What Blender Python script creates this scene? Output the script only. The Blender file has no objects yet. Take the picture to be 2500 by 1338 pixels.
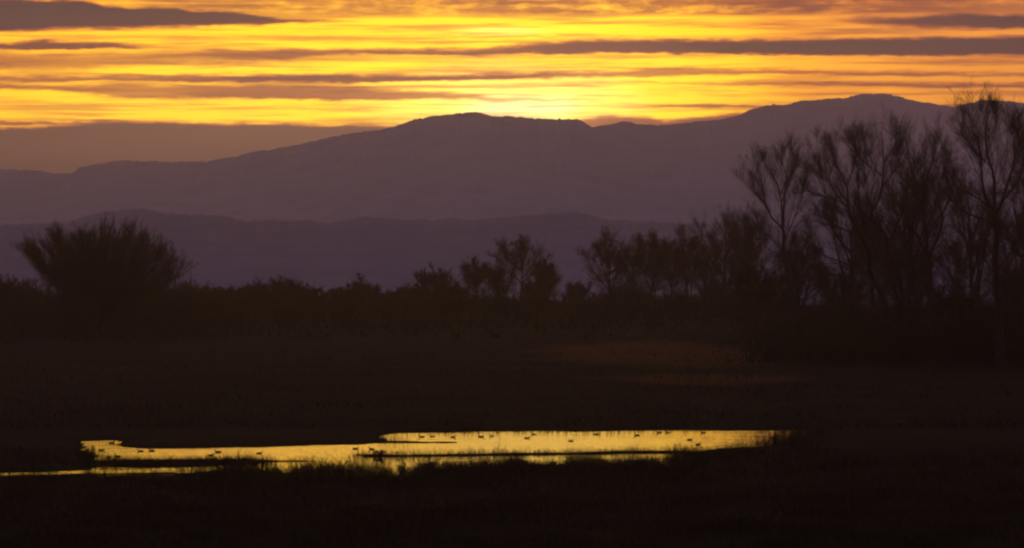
import bpy, math, random
import numpy as np

# ------------------------------------------------------------------ basics
F, W, HP, YH, H = 9495.0, 2500.0, 1338.0, 585.0, 16.5   # focal length in photo pixels, frame, horizon row, eye height
R = math.radians
rng = np.random.default_rng(7)
scene = bpy.context.scene
col = scene.collection

def at(px, py, d):
    return np.array([(px - 1250.0) / F * d, d, H - (py - YH) / F * d])
def gx(px, d): return (px - 1250.0) / F * d
def gd(py): return H * F / (py - YH)
def ground(px, py):
    d = gd(py); return np.array([gx(px, d), d])

# ------------------------------------------------------------------ numpy noise
_lat = np.random.default_rng(3).random((256, 256))
def vnoise(x, y):
    x = np.asarray(x, float); y = np.asarray(y, float)
    xi = np.floor(x).astype(int); yi = np.floor(y).astype(int)
    fx = x - xi; fy = y - yi
    fx = fx * fx * (3 - 2 * fx); fy = fy * fy * (3 - 2 * fy)
    a = _lat[xi % 256, yi % 256]; b = _lat[(xi + 1) % 256, yi % 256]
    c = _lat[xi % 256, (yi + 1) % 256]; d = _lat[(xi + 1) % 256, (yi + 1) % 256]
    return (a * (1 - fx) + b * fx) * (1 - fy) + (c * (1 - fx) + d * fx) * fy
def fbm(x, y, o=4):
    s = 0; a = .5; t = 0
    for k in range(o):
        s = s + a * vnoise(x * 2 ** k + 17.3 * k, y * 2 ** k + 9.1 * k); t += a; a *= .5
    return s / t          # 0..1

# ------------------------------------------------------------------ mesh helpers
def mesh_obj(name, verts, faces, mat, parent=None, smooth=False):
    """faces: (n,4) or (n,3) int array"""
    me = bpy.data.meshes.new(name)
    verts = np.asarray(verts, np.float32); faces = np.asarray(faces, np.int32)
    n, k = faces.shape
    me.vertices.add(len(verts)); me.vertices.foreach_set('co', verts.ravel())
    me.loops.add(n * k); me.loops.foreach_set('vertex_index', faces.ravel())
    me.polygons.add(n)
    me.polygons.foreach_set('loop_start', np.arange(0, n * k, k, dtype=np.int32))
    me.polygons.foreach_set('loop_total', np.full(n, k, np.int32))
    if smooth: me.polygons.foreach_set('use_smooth', np.ones(n, bool))
    me.materials.append(mat)
    me.update(calc_edges=True); me.validate()
    o = bpy.data.objects.new(name, me); col.objects.link(o)
    if parent is not None: o.parent = parent
    return o
def tag(o, label=None, cat=None, group=None, kind=None):
    if label: o['label'] = label
    if cat: o['category'] = cat
    if group: o['group'] = group
    if kind: o['kind'] = kind
    return o
def empty(name, loc):
    o = bpy.data.objects.new(name, None); o.location = loc; o.empty_display_size = .5
    col.objects.link(o); return o

def tubes(paths, rad, sides=3):
    """paths (N,P,3), rad (N,P) -> verts, quads"""
    N, P, _ = paths.shape
    tan = np.gradient(paths, axis=1)
    tan /= np.linalg.norm(tan, axis=2, keepdims=True) + 1e-9
    ref = np.zeros_like(tan); ref[..., 1] = 1.0
    m = np.abs(tan[..., 1]) > .9
    ref[m] = (1, 0, 0)
    a = np.cross(tan, ref); a /= np.linalg.norm(a, axis=2, keepdims=True) + 1e-9
    b = np.cross(tan, a)
    ph = np.arange(sides) / sides * 2 * np.pi
    v = (paths[:, :, None, :] + rad[:, :, None, None] *
         (a[:, :, None, :] * np.cos(ph)[None, None, :, None] + b[:, :, None, :] * np.sin(ph)[None, None, :, None]))
    idx = np.arange(N * P * sides).reshape(N, P, sides)
    p, q = idx[:, :-1], idx[:, 1:]
    f = np.stack([p, np.roll(p, -1, 2), np.roll(q, -1, 2), q], -1).reshape(-1, 4)
    return v.reshape(-1, 3), f
class Bag:
    def __init__(s): s.v = []; s.f = []; s.n = 0
    def add(s, v, f):
        s.v.append(v); s.f.append(f + s.n); s.n += len(v)
    def obj(s, name, mat, parent=None, smooth=False):
        return mesh_obj(name, np.concatenate(s.v), np.concatenate(s.f), mat, parent, smooth)

def resample(pts, P):
    pts = np.asarray(pts, float)
    if len(pts) > 2:                                    # Catmull-Rom
        q = np.vstack([2 * pts[0] - pts[1], pts, 2 * pts[-1] - pts[-2]])
        out = []
        for i in range(1, len(q) - 2):
            t = np.linspace(0, 1, 8, endpoint=False)[:, None]
            out.append(.5 * (2 * q[i] + (q[i + 1] - q[i - 1]) * t + (2 * q[i - 1] - 5 * q[i] + 4 * q[i + 1] - q[i + 2]) * t ** 2
                             + (-q[i - 1] + 3 * q[i] - 3 * q[i + 1] + q[i + 2]) * t ** 3))
        pts = np.vstack(out + [pts[-1:]])
    s = np.r_[0, np.cumsum(np.linalg.norm(np.diff(pts, axis=0), axis=1))]
    u = np.linspace(0, s[-1], P)
    return np.stack([np.interp(u, s, pts[:, k]) for k in range(3)], 1)

def grow(par, K, L, ang, up, g, P=4, tmin=.25, tmax=1.0, wob=.08, out=0.0, center=None):
    """children of the paths par (N,P0,3): K per path, length L (array N or scalar)"""
    N, P0, _ = par.shape
    t = tmin + (tmax - tmin) * g.random((N, K))
    x = t * (P0 - 1); i = np.minimum(x.astype(int), P0 - 2); fr = (x - i)[..., None]
    ar = np.arange(N)[:, None]
    p0 = par[ar, i] * (1 - fr) + par[ar, i + 1] * fr
    tn = par[ar, i + 1] - par[ar, i]; tn /= np.linalg.norm(tn, axis=2, keepdims=True) + 1e-9
    rv = g.normal(size=(N, K, 3)); rv -= (rv * tn).sum(2, keepdims=True) * tn
    rv /= np.linalg.norm(rv, axis=2, keepdims=True) + 1e-9
    a = R(ang) * (.6 + .8 * g.random((N, K)))[..., None]
    d = tn * np.cos(a) + rv * np.sin(a)
    if center is not None and out:
        o = p0 - center; o[..., 2] *= .4; o /= np.linalg.norm(o, axis=2, keepdims=True) + 1e-9
        d = d + out * o
    d[..., 2] += up * .5
    d /= np.linalg.norm(d, axis=2, keepdims=True) + 1e-9
    L = np.broadcast_to(np.asarray(L, float).reshape(-1, 1) if np.ndim(L) else L, (N, K))
    ln = L * (1.15 - .65 * t) * (.6 + .7 * g.random((N, K)))
    s = np.linspace(0, 1, P)[None, None, :, None]
    pts = p0[:, :, None, :] + d[:, :, None, :] * ln[:, :, None, None] * s
    pts[..., 2] += up * .35 * ln[:, :, None] * (s[..., 0] ** 2)
    w = g.normal(size=(N, K, P, 3)) * wob * ln[:, :, None, None] * s
    pts = pts + w
    return pts.reshape(-1, P, 3), ln.reshape(-1)

# ------------------------------------------------------------------ node helper
class NT:
    def __init__(s, tree):
        s.t = tree; s.n = tree.nodes; s.l = tree.links
    def node(s, typ, **kw):
        nd = s.n.new(typ)
        for k, v in kw.items(): setattr(nd, k, v)
        return nd
    def set(s, sock, v):
        if isinstance(v, bpy.types.NodeSocket): s.l.new(v, sock)
        else: sock.default_value = v
    def m(s, op, a, b=None, c=None, clamp=False):
        nd = s.node('ShaderNodeMath', operation=op, use_clamp=clamp)
        for k, v in enumerate((a, b, c)):
            if v is not None: s.set(nd.inputs[k], v)
        return nd.outputs[0]
    def sstep(s, x, lo, hi, a=0.0, b=1.0):
        nd = s.node('ShaderNodeMapRange', interpolation_type='SMOOTHSTEP')
        for k, v in zip(('Value', 'From Min', 'From Max', 'To Min', 'To Max'), (x, lo, hi, a, b)): s.set(nd.inputs[k], v)
        return nd.outputs[0]
    def lin(s, x, lo, hi, a=0.0, b=1.0):
        nd = s.node('ShaderNodeMapRange')
        for k, v in zip(('Value', 'From Min', 'From Max', 'To Min', 'To Max'), (x, lo, hi, a, b)): s.set(nd.inputs[k], v)
        return nd.outputs[0]
    def mix(s, f, a, b, mode='MIX'):
        nd = s.node('ShaderNodeMix', data_type='RGBA', blend_type=mode)
        s.set(nd.inputs[0], f)
        for k, v in ((6, a), (7, b)):
            if isinstance(v, (tuple, list)): v = (v[0], v[1], v[2], 1.0)
            s.set(nd.inputs[k], v)
        return nd.outputs[2]
    def ramp(s, x, stops, interp='LINEAR'):
        nd = s.node('ShaderNodeValToRGB'); cr = nd.color_ramp; cr.interpolation = interp
        while len(cr.elements) < len(stops): cr.elements.new(.5)
        for e, (p, c) in zip(cr.elements, stops):
            e.position = p; e.color = (c[0], c[1], c[2], 1)
        s.set(nd.inputs[0], x); return nd.outputs[0]
    def curve(s, x, pts):
        nd = s.node('ShaderNodeFloatCurve'); nd.mapping.extend = 'HORIZONTAL'; cv = nd.mapping.curves[0]
        pts = sorted(pts)
        while len(cv.points) < len(pts): cv.points.new(.5, .5)
        for p, (a, b) in zip(cv.points, pts):
            p.location = (a, b); p.handle_type = 'AUTO_CLAMPED'
        nd.mapping.update()
        s.set(nd.inputs['Value'], x); return nd.outputs[0]
    def vec(s, x, y, z=0.0):
        nd = s.node('ShaderNodeCombineXYZ')
        for k, v in enumerate((x, y, z)): s.set(nd.inputs[k], v)
        return nd.outputs[0]
    def noise(s, v, scale, detail=4, rough=.5):
        nd = s.node('ShaderNodeTexNoise')
        s.set(nd.inputs['Vector'], v); nd.inputs['Scale'].default_value = scale
        nd.inputs['Detail'].default_value = detail; nd.inputs['Roughness'].default_value = rough
        return nd.outputs['Fac']

def srgb(r, g, b):
    f = lambda c: (c / 255 / 12.92) if c <= 10 else ((c / 255 + .055) / 1.055) ** 2.4
    return (f(r), f(g), f(b))

# ------------------------------------------------------------------ world: dusk sky with streaked clouds
SUN_AZ, SUN_EL = 0.25, 0.9          # degrees: the sun has just gone behind the ridge
DPP = math.degrees(1 / F)           # degrees per photo pixel
K_SKY = 1.75
def build_world():
    w = bpy.data.worlds.new("World"); scene.world = w; w.use_nodes = True
    N = NT(w.node_tree); N.n.clear()
    tc = N.node('ShaderNodeTexCoord'); sp = N.node('ShaderNodeSeparateXYZ'); N.l.new(tc.outputs['Generated'], sp.inputs[0])
    x, y, z = sp.outputs
    az = N.m('MULTIPLY', N.m('ARCTAN2', x, y), 180 / math.pi)
    hyp = N.m('SQRT', N.m('ADD', N.m('MULTIPLY', x, x), N.m('MULTIPLY', y, y)))
    el = N.m('MULTIPLY', N.m('ARCTAN2', z, hyp), 180 / math.pi)
    U = N.lin(az, -12, 12)
    u_of = lambda px: ((px - 1250) * DPP + 12) / 24
    V = N.m('SUBTRACT', YH, N.m('DIVIDE', el, DPP))          # elevation in units of DPP, growing downwards
    # wind-drawn noise used to roughen every cloud edge
    n1 = N.noise(N.vec(N.m('MULTIPLY', az, .55), N.m('MULTIPLY', el, 3.2)), 1.0, 6, .6)
    n2 = N.noise(N.vec(N.m('MULTIPLY', az, 2.6), N.m('MULTIPLY', el, 11.0), 4.0), 1.0, 5, .6)
    n3 = N.noise(N.vec(N.m('MULTIPLY', az, .35), N.m('MULTIPLY', el, 9.0), 8.0), 1.0, 5, .55)
    n4 = N.noise(N.vec(N.m('MULTIPLY', az, 1.1), N.m('MULTIPLY', el, 26.0), 3.0), 1.0, 5, .65)
    Vn = N.m('ADD', V, N.m('ADD', N.m('MULTIPLY', N.m('SUBTRACT', n1, .5), 18.0), N.m('ADD', N.m('MULTIPLY', N.m('SUBTRACT', n2, .5), 18.0), N.m('MULTIPLY', N.m('SUBTRACT', n4, .5), 7.0))))
    lo, hi = -100.0, 500.0
    def band(top, bot, opa, s1=4.0, s2=4.0):
        c = lambda pts: N.m('MULTIPLY_ADD', N.curve(U, [(u_of(a), (b - lo) / (hi - lo)) for a, b in pts]), hi - lo, lo)
        t, b = c(top), c(bot)
        s1 *= 1.9; s2 *= 1.6
        m1 = N.sstep(N.m('SUBTRACT', Vn, t), -s1, s1)
        m2 = N.sstep(N.m('SUBTRACT', Vn, b), -s2, s2, 1.0, 0.0)
        o = N.curve(U, [(u_of(a), b_) for a, b_ in opa])
        return N.m('MULTIPLY', N.m('MULTIPLY', m1, m2), o, clamp=True)
    bands = [
        # broad bar, upper left
        band([(-700, -6), (0, 4), (240, 12), (262, 20), (440, 22), (462, 30), (600, 32), (625, 39), (700, 47), (890, 51)],
             [(-700, 88), (0, 82), (200, 73), (400, 70), (600, 62), (800, 56), (900, 53)], [(-600, .98), (500, .97), (760, .8), (900, 0)], 3, 4),
        # small ragged bar, left
        band([(-600, 106), (0, 112), (60, 107), (100, 100), (150, 104), (250, 105), (330, 112), (450, 116), (650, 114)],
             [(-600, 132), (0, 127), (150, 123), (330, 119), (450, 119), (650, 118)], [(-600, .9), (300, .9), (350, .5), (500, .22), (680, 0)], 4, 2.5),
        # long bar to the right edge
        band([(300, 150), (450, 128), (640, 120), (1000, 120), (1200, 116), (1350, 104), (1500, 96), (1800, 97), (2200, 95), (3000, 90)],
             [(300, 152), (450, 142), (640, 146), (800, 134), (1100, 133), (1500, 131), (1900, 136), (2200, 137), (3000, 134)],
             [(250, 0), (420, .25), (640, .55), (900, .75), (1200, .85), (1450, .95), (2400, .96), (3200, .95)], 4, 3),
        # orange veil under its thin left end
        band([(-300, 132), (200, 134), (420, 126), (700, 130), (1000, 138), (1300, 140), (1500, 146)],
             [(-300, 175), (200, 172), (400, 156), (640, 154), (900, 150), (1200, 160), (1500, 158)],
             [(-300, .6), (100, .62), (300, .55), (640, .6), (900, .35), (1400, .25), (1560, 0)], 8, 7),
        # second long bar
        band([(-600, 190), (0, 188), (300, 187), (600, 185), (1000, 183), (1250, 180), (1500, 174), (1660, 165), (1800, 168), (2200, 178), (2500, 184), (3000, 184)],
             [(-600, 202), (0, 201), (300, 201), (600, 203), (1000, 199), (1250, 195), (1400, 191), (1600, 186), (1800, 181), (2200, 188), (2500, 192), (3000, 194)],
             [(-600, .75), (0, .72), (400, .8), (700, .92), (1200, .9), (1450, .7), (1700, .62), (2100, .6), (3000, .5)], 4, 3),
        # feathered bar under it, left and centre
        band([(-500, 200), (0, 207), (200, 211), (300, 206), (450, 209), (700, 205), (850, 207), (930, 217), (1050, 226), (1200, 236), (1400, 243)],
             [(-500, 214), (0, 219), (100, 222), (200, 228), (300, 238), (500, 241), (850, 245), (1100, 243), (1250, 247), (1400, 248)],
             [(-500, .7), (0, .75), (150, .6), (350, .62), (640, .8), (900, .75), (1100, .65), (1230, .35), (1420, 0)], 5, 3),
        # bar, upper right
        band([(1850, 58), (2050, 47), (2120, 42), (2200, 45), (2300, 38), (2500, 41), (3100, 36)],
             [(1850, 60), (2000, 55), (2150, 66), (2350, 72), (2500, 76), (3100, 84)], [(1800, 0), (2000, .3), (2100, .65), (2300, .93), (3100, .96)], 4, 5),
        # thin lines, right
        band([(1350, 200), (1700, 201), (2000, 205), (2300, 208), (3000, 211)], [(1350, 204), (1700, 205), (2000, 210), (2300, 215), (3000, 218)],
             [(1300, 0), (1550, .4), (1800, .6), (2200, .75), (3000, .7)], 3, 3),
        band([(1100, 239), (1300, 241), (1450, 243)], [(1100, 245), (1300, 247), (1450, 247)], [(1050, 0), (1250, .38), (1400, .42), (1480, 0)], 3, 3),
        band([(1420, 248), (1650, 254), (1800, 257), (1900, 259)], [(1420, 251), (1650, 260), (1800, 262), (1900, 263)], [(1380, 0), (1550, .35), (1700, .75), (1840, .85), (1950, .6)], 2.5, 2.5),
        band([(900, 92), (1250, 88), (1560, 90)], [(900, 95), (1250, 92), (1560, 93)], [(850, 0), (1050, .3), (1350, .42), (1600, .1)], 3, 3),
        # dark scrap of cloud sitting in the saddle of the ridge
        band([(1380, 294), (1440, 291), (1500, 284), (1580, 287), (1620, 295), (1690, 287), (1760, 279), (1880, 277)],
             [(1380, 340), (1500, 345), (1900, 345)], [(1370, 0), (1420, .7), (1600, .88), (1830, .9), (1900, .6)], 4, 4),
        # low bank on the left horizon
        band([(-700, 312), (0, 314), (150, 308), (240, 299), (300, 297), (430, 299), (480, 303), (560, 303), (620, 300), (800, 305), (900, 306), (1000, 309), (1300, 312)],
             [(-700, 499), (1300, 499)], [(-700, .985), (900, .985), (1060, .95), (1250, 0)], 4, 4),
        band([(-500, 298), (0, 299), (100, 297), (200, 300), (330, 300)], [(-500, 304), (0, 306), (120, 305), (230, 305), (330, 304)], [(-500, .9), (120, .85), (240, .7), (330, 0)], 3, 3),
    ]
    T = None
    for b in bands:
        inv = N.m('SUBTRACT', 1.0, b)
        T = inv if T is None else N.m('MULTIPLY', T, inv)
    # mottled veil along the top of the picture and thin wisps everywhere
    veil = N.m('MULTIPLY', N.m('MULTIPLY', N.sstep(Vn, 30.0, 48.0, 1.0, 0.0), N.sstep(Vn, -60.0, -10.0, .12, 1.0)), N.curve(U, [(0, .5), (u_of(0), .3), (u_of(700), .55), (u_of(1300), .7), (u_of(1900), .72), (u_of(2500), .55), (1, .5)]))
    veil = N.m('MULTIPLY', veil, N.sstep(N.m('ADD', N.m('MULTIPLY', n1, .55), N.m('MULTIPLY', n2, .45)), .36, .56, .25, 1.0))
    T = N.m('MULTIPLY', T, N.m('SUBTRACT', 1.0, veil))
    wisp = N.m('MULTIPLY', N.sstep(N.m('ADD', N.m('MULTIPLY', n3, .7), N.m('MULTIPLY', n4, .3)), .43, .65), .52)
    T = N.m('MULTIPLY', T, N.m('SUBTRACT', 1.0, wisp))
    # clear sky between the clouds: glow centred where the sun went down
    su = N.m('MULTIPLY', N.curve(U, [(0, .85), (u_of(-300), .55), (u_of(0), .36), (u_of(400), .25), (u_of(800), .17), (u_of(1100), .06), (u_of(1270), 0), (u_of(1450), .07), (u_of(1750), .29), (u_of(2050), .58), (u_of(2500), .76), (1, .95)]), 2.0)
    sv = N.m('MAXIMUM', N.m('DIVIDE', N.m('SUBTRACT', V, 262.0), 340.0), -.55)
    s = N.m('SQRT', N.m('ADD', N.m('MULTIPLY', su, su), N.m('MULTIPLY', sv, sv)))
    s = N.m('ADD', s, N.m('MULTIPLY', N.m('SUBTRACT', n1, .5), .18))
    s = N.m('SUBTRACT', s, N.sstep(V, -70.0, 0.0, .36, 0.0))  # unseen sky above the frame, brightened so the pond reflects more light
    spot = N.sstep(N.m('SQRT', N.m('ADD', N.m('POWER', N.m('DIVIDE', N.m('SUBTRACT', az, -.1), 2.0), 2.0), N.m('POWER', N.m('DIVIDE', N.m('SUBTRACT', V, 76.0), 26.0), 2.0))), 0.0, 1.0, .34, 0.0)
    s = N.m('MAXIMUM', N.m('SUBTRACT', s, spot), 0.0)
    glow = N.ramp(N.m('DIVIDE', s, 2.0), [(0, (1.7, 1.5, .6)), (.06, (1.4, 1.15, .2)), (.17, (1.2, .82, .02)), (.34, (1.06, .62, .003)),
                                          (.52, (.86, .37, .01)), (.72, (.62, .22, .02)), (1, (.42, .16, .03))])
    near = N.sstep(s, 0.0, .85, 1.0, 0.0)
    cloud = N.mix(near, (.019, .021, .027), (.115, .062, .054))
    def chan(e): return N.m('POWER', N.m('MAXIMUM', T, 0.0), e)
    gs = N.node('ShaderNodeSeparateColor'); N.l.new(glow, gs.inputs[0])
    cs = N.node('ShaderNodeSeparateColor'); N.l.new(cloud, cs.inputs[0])
    cc = N.node('ShaderNodeCombineColor')
    for k, e in enumerate((1.0, 1.6, 1.35)):              # thin cloud lets red through best
        t_ = chan(e)
        N.l.new(N.m('ADD', N.m('MULTIPLY', gs.outputs[k], t_), N.m('MULTIPLY', cs.outputs[k], N.m('SUBTRACT', 1.0, t_))), cc.inputs[k])
    low = cc.outputs[0]
    # the rest of the dome
    west = N.m('POWER', N.m('MULTIPLY_ADD', N.m('COSINE', N.m('ARCTAN2', x, y)), .5, .5), 3.0)
    cm = N.noise(N.vec(N.m('MULTIPLY', az, .09), N.m('MULTIPLY', el, .8), 2.0), 1.0, 5, .6)
    hiw = N.ramp(N.lin(el, 0, 90), [(0, (.55, .24, .10)), (.05, (.55, .27, .14)), (.1, (.22, .13, .14)), (.25, (.065, .05, .085)), (1, (.022, .021, .038))])
    hiw = N.mix(N.m('MULTIPLY', N.sstep(cm, .42, .62), .6), hiw, N.mix(.5, hiw, (.05, .035, .05)))
    hie = N.ramp(N.lin(el, 0, 90), [(0, (.075, .056, .075)), (.15, (.065, .052, .08)), (.45, (.022, .021, .04)), (1, (.022, .021, .038))])
    dome = N.mix(west, hie, hiw)
    inr = N.m('MULTIPLY', N.sstep(N.m('ABSOLUTE', az), 9.0, 24.0, 1.0, 0.0), N.sstep(el, 4.6, 8.5, 1.0, 0.0))
    colr = N.mix(inr, dome, low)
    sky = N.node('ShaderNodeTexSky', sky_type='NISHITA', sun_disc=False, sun_elevation=R(SUN_EL), sun_rotation=R(SUN_AZ))
    b1 = N.node('ShaderNodeBackground'); N.l.new(colr, b1.inputs[0]); b1.inputs[1].default_value = K_SKY
    b2 = N.node('ShaderNodeBackground'); N.l.new(N.mix(1.0, sky.outputs[0], N.mix(inr, (1, 1, 1), T), 'MULTIPLY'), b2.inputs[0]); b2.inputs[1].default_value = .015
    ad = N.node('ShaderNodeAddShader'); N.l.new(b1.outputs[0], ad.inputs[0]); N.l.new(b2.outputs[0], ad.inputs[1])
    out = N.node('ShaderNodeOutputWorld'); N.l.new(ad.outputs[0], out.inputs[0])
    w.cycles.sampling_method = 'MANUAL'; w.cycles.sample_map_resolution = 2048
build_world()

# ------------------------------------------------------------------ materials
def material(name):
    m = bpy.data.materials.new(name); m.use_nodes = True
    N = NT(m.node_tree); return m, N, N.n['Principled BSDF']
def mottled(name, a, b, scale, rough=.9, detail=5, space='Object'):
    m, N, p = material(name)
    tc = N.node('ShaderNodeTexCoord')
    f = N.sstep(N.noise(tc.outputs[space], scale, detail, .6), .3, .7)
    N.l.new(N.mix(f, a, b), p.inputs['Base Color'])
    p.inputs['Roughness'].default_value = rough; p.inputs['Specular IOR Level'].default_value = .15
    return m
M_bark = mottled('bark', (.035, .026, .019), (.065, .048, .036), 1.2)
M_twig = mottled('twig', (.045, .030, .020), (.075, .048, .031), .4)
M_brush = mottled('brush', (.035, .024, .012), (.060, .038, .020), .15)
M_grass = mottled('dry_grass', (.028, .018, .005), (.058, .033, .009), .12)
M_reed = mottled('reed', (.05, .033, .012), (.09, .055, .02), .5)
M_hill = mottled('hazed_hill_slopes', (.20, .25, .45), (.27, .33, .57), .02)  # blue-violet of the distant haze is put into the slope colour
M_foot = mottled('hazed_foothill_forest', (.115, .145, .33), (.155, .19, .41), .02)  # forest colour, also tinted with the blue of the haze
M_duck = mottled('duck_feathers', (.03, .024, .02), (.10, .075, .055), 9.0, .7)
M_bill = mottled('duck_bill', (.12, .09, .03), (.16, .12, .04), 20.0, .5)

def ground_material():
    m, N, p = material('marsh_ground')
    g = N.node('ShaderNodeNewGeometry'); s = N.node('ShaderNodeSeparateXYZ'); N.l.new(g.outputs['Position'], s.inputs[0])
    P = g.outputs['Position']
    a = N.sstep(N.noise(P, .05, 6, .6), .35, .65)
    b = N.sstep(N.noise(P, .6, 5, .65), .3, .7)
    base = N.mix(a, (.014, .009, .0025), (.030, .018, .005))
    base = N.mix(b, base, N.mix(.5, base, (.012, .008, .003)))
    # two russet patches in the field behind the pond
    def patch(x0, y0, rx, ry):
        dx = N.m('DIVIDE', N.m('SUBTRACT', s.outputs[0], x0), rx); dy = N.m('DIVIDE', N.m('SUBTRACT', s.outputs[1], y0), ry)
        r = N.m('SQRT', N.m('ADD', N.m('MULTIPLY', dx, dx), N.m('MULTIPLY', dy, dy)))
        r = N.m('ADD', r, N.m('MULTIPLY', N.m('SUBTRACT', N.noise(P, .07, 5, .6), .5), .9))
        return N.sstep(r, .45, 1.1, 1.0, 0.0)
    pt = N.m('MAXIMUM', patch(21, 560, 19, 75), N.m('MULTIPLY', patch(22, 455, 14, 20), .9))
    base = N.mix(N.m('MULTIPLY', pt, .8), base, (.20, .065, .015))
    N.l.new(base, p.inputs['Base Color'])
    p.inputs['Roughness'].default_value = 1.0; p.inputs['Specular IOR Level'].default_value = .05
    bp = N.node('ShaderNodeBump'); bp.inputs['Strength'].default_value = .6; bp.inputs['Distance'].default_value = .3
    N.l.new(N.noise(P, 1.6, 6, .7), bp.inputs['Height']); N.l.new(bp.outputs[0], p.inputs['Normal'])
    return m
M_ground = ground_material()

def water_material():
    m, N, p = material('pond_water')
    p.inputs['Base Color'].default_value = (.012, .010, .008, 1); p.inputs['Roughness'].default_value = .04
    p.inputs['IOR'].default_value = 1.33
    g = N.node('ShaderNodeNewGeometry'); s = N.node('ShaderNodeSeparateXYZ'); N.l.new(g.outputs['Position'], s.inputs[0])
    v = N.vec(N.m('MULTIPLY', s.outputs[0], .45), s.outputs[1])
    rip = N.noise(v, 2.2, 4, .6)
    slow = N.noise(N.vec(N.m('MULTIPLY', s.outputs[0], .05), N.m('MULTIPLY', s.outputs[1], .5)), 1.0, 4, .6)
    swell = N.noise(N.vec(N.m('MULTIPLY', s.outputs[0], .28), N.m('MULTIPLY', s.outputs[1], .34), 5.0), 1.0, 3, .55)
    hgt = N.m('ADD', N.m('MULTIPLY', rip, N.sstep(slow, .38, .62, .05, 1.5)), N.m('MULTIPLY', swell, 9.0))
    bp = N.node('ShaderNodeBump'); bp.inputs['Strength'].default_value = 1.0; bp.inputs['Distance'].default_value = .0038
    N.l.new(hgt, bp.inputs['Height']); N.l.new(bp.outputs[0], p.inputs['Normal'])
    return m
M_water = water_material()

# ------------------------------------------------------------------ pond outline (traced, laid on the water level)
POND = [(208, 1077), (235, 1075.5), (288, 1075), (291, 1090), (340, 1095), (480, 1094), (600, 1091.5), (700, 1088), (800, 1086), (880, 1084.5), (925, 1081.6),
        (1020, 1080.8), (1110, 1080.2), (1020, 1079.2), (945, 1077), (926, 1063), (985, 1056.5), (1100, 1055), (1180, 1052.5), (1300, 1052), (1450, 1052.4),
        (1600, 1050.3), (1750, 1050), (1890, 1050), (1960, 1051), (1975, 1056), (1950, 1072), (1900, 1088), (1750, 1096), (1690, 1103), (1675, 1126), (1640, 1134),
        (1500, 1138), (1300, 1134), (1170, 1136), (1070, 1155), (960, 1163), (760, 1162), (640, 1152), (520, 1150), (430, 1160), (300, 1162), (0, 1165), (-300, 1170),
        (-300, 1158), (0, 1154), (150, 1150), (225, 1147), (236, 1140), (229, 1118), (222, 1105), (208, 1096)]
BARS = [[(232, 1127), (350, 1124), (480, 1121), (640, 1123), (735, 1126), (640, 1130), (520, 1137), (430, 1141), (240, 1139)],
        [(880, 1111), (1000, 1111.5), (1250, 1107), (1400, 1106), (1500, 1102.5), (1700, 1100), (1690, 1106), (1500, 1109), (1350, 1111), (1200, 1112), (1000, 1115), (890, 1115)],
        [(-300, 1165), (0, 1161.5), (150, 1158), (300, 1156.5), (420, 1154), (430, 1157), (300, 1159), (0, 1164.5), (-300, 1168)]]
def poly_xy(pts): return np.array([ground(a, b) for a, b in pts])
def sdf(x, y, poly):
    """signed distance, positive outside"""
    d2 = np.full(x.shape, 1e18); inside = np.zeros(x.shape, bool)
    n = len(poly)
    for i in range(n):
        a = poly[i]; b = poly[(i + 1) % n]; e = b - a
        t = np.clip(((x - a[0]) * e[0] + (y - a[1]) * e[1]) / (e @ e + 1e-12), 0, 1)
        d2 = np.minimum(d2, (x - a[0] - t * e[0]) ** 2 + (y - a[1] - t * e[1]) ** 2)
        c = (a[1] > y) != (b[1] > y)
        xx = a[0] + (y - a[1]) * e[0] / (e[1] if abs(e[1]) > 1e-9 else 1e-9)
        inside ^= c & (x < xx)
    d = np.sqrt(d2); return np.where(inside, -d, d)
PP = poly_xy(POND); BP = [poly_xy(b) for b in BARS]
def land(x, y):
    """>0 on land (metres from the shore), <0 in water"""
    s = sdf(x, y, PP)
    for b in BP: s = np.maximum(s, -sdf(x, y, b))
    return s + (fbm(x * .4, y * .55, 4) - .5) * 2.1
def zground(x, y, s=None):
    if s is None: s = land(x, y)
    z = np.where(s > 0, .04 + np.minimum(s * .05, .16), np.maximum(s * .25, -.6) - .02)
    z = z + np.where(s > 6, np.minimum((s - 6) * .02, 1) * (fbm(x * .03, y * .03, 4) - .5) * .9, 0)
    fall = np.clip((y - 955) / 380, 0, 1); z = z - 42 * fall * fall * (3 - 2 * fall)
    rise = np.clip((130 - y) / 130, 0, 1); z = z + 13.5 * rise * rise * (3 - 2 * rise)
    return z

def build_ground():
    def axis(lo, hi, step, ext_lo, ext_hi):
        a = list(np.arange(lo, hi + 1e-6, step)); s = step; p = hi
        while p < ext_hi: s *= 1.18; p += s; a.append(min(p, ext_hi))
        s = step; p = lo
        while p > ext_lo: s *= 1.18; p -= s; a.insert(0, max(p, ext_lo))
        return np.array(a)
    xs = axis(-58, 58, .6, -4300, 4300)
    ys = axis(262, 345, .42, -300, 6500)
    ys = np.unique(np.r_[ys, np.arange(350, 1350, 12.0)])
    X, Y = np.meshgrid(xs, ys)
    Z = zground(X.ravel(), Y.ravel()).reshape(X.shape)
    n, m = X.shape
    i = np.arange(n * m).reshape(n, m)
    f = np.stack([i[:-1, :-1], i[:-1, 1:], i[1:, 1:], i[1:, :-1]], -1).reshape(-1, 4)
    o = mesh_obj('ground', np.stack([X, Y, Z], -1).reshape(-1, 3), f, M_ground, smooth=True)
    tag(o, 'dark marsh and meadow ground around the pond', kind='structure')
build_ground()
wx0, wx1, wy0, wy1 = -62, 45, 255, 348
o = mesh_obj('water', [(wx0, wy0, 0), (wx1, wy0, 0), (wx1, wy1, 0), (wx0, wy1, 0)], [(0, 1, 2, 3)], M_water)
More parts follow.
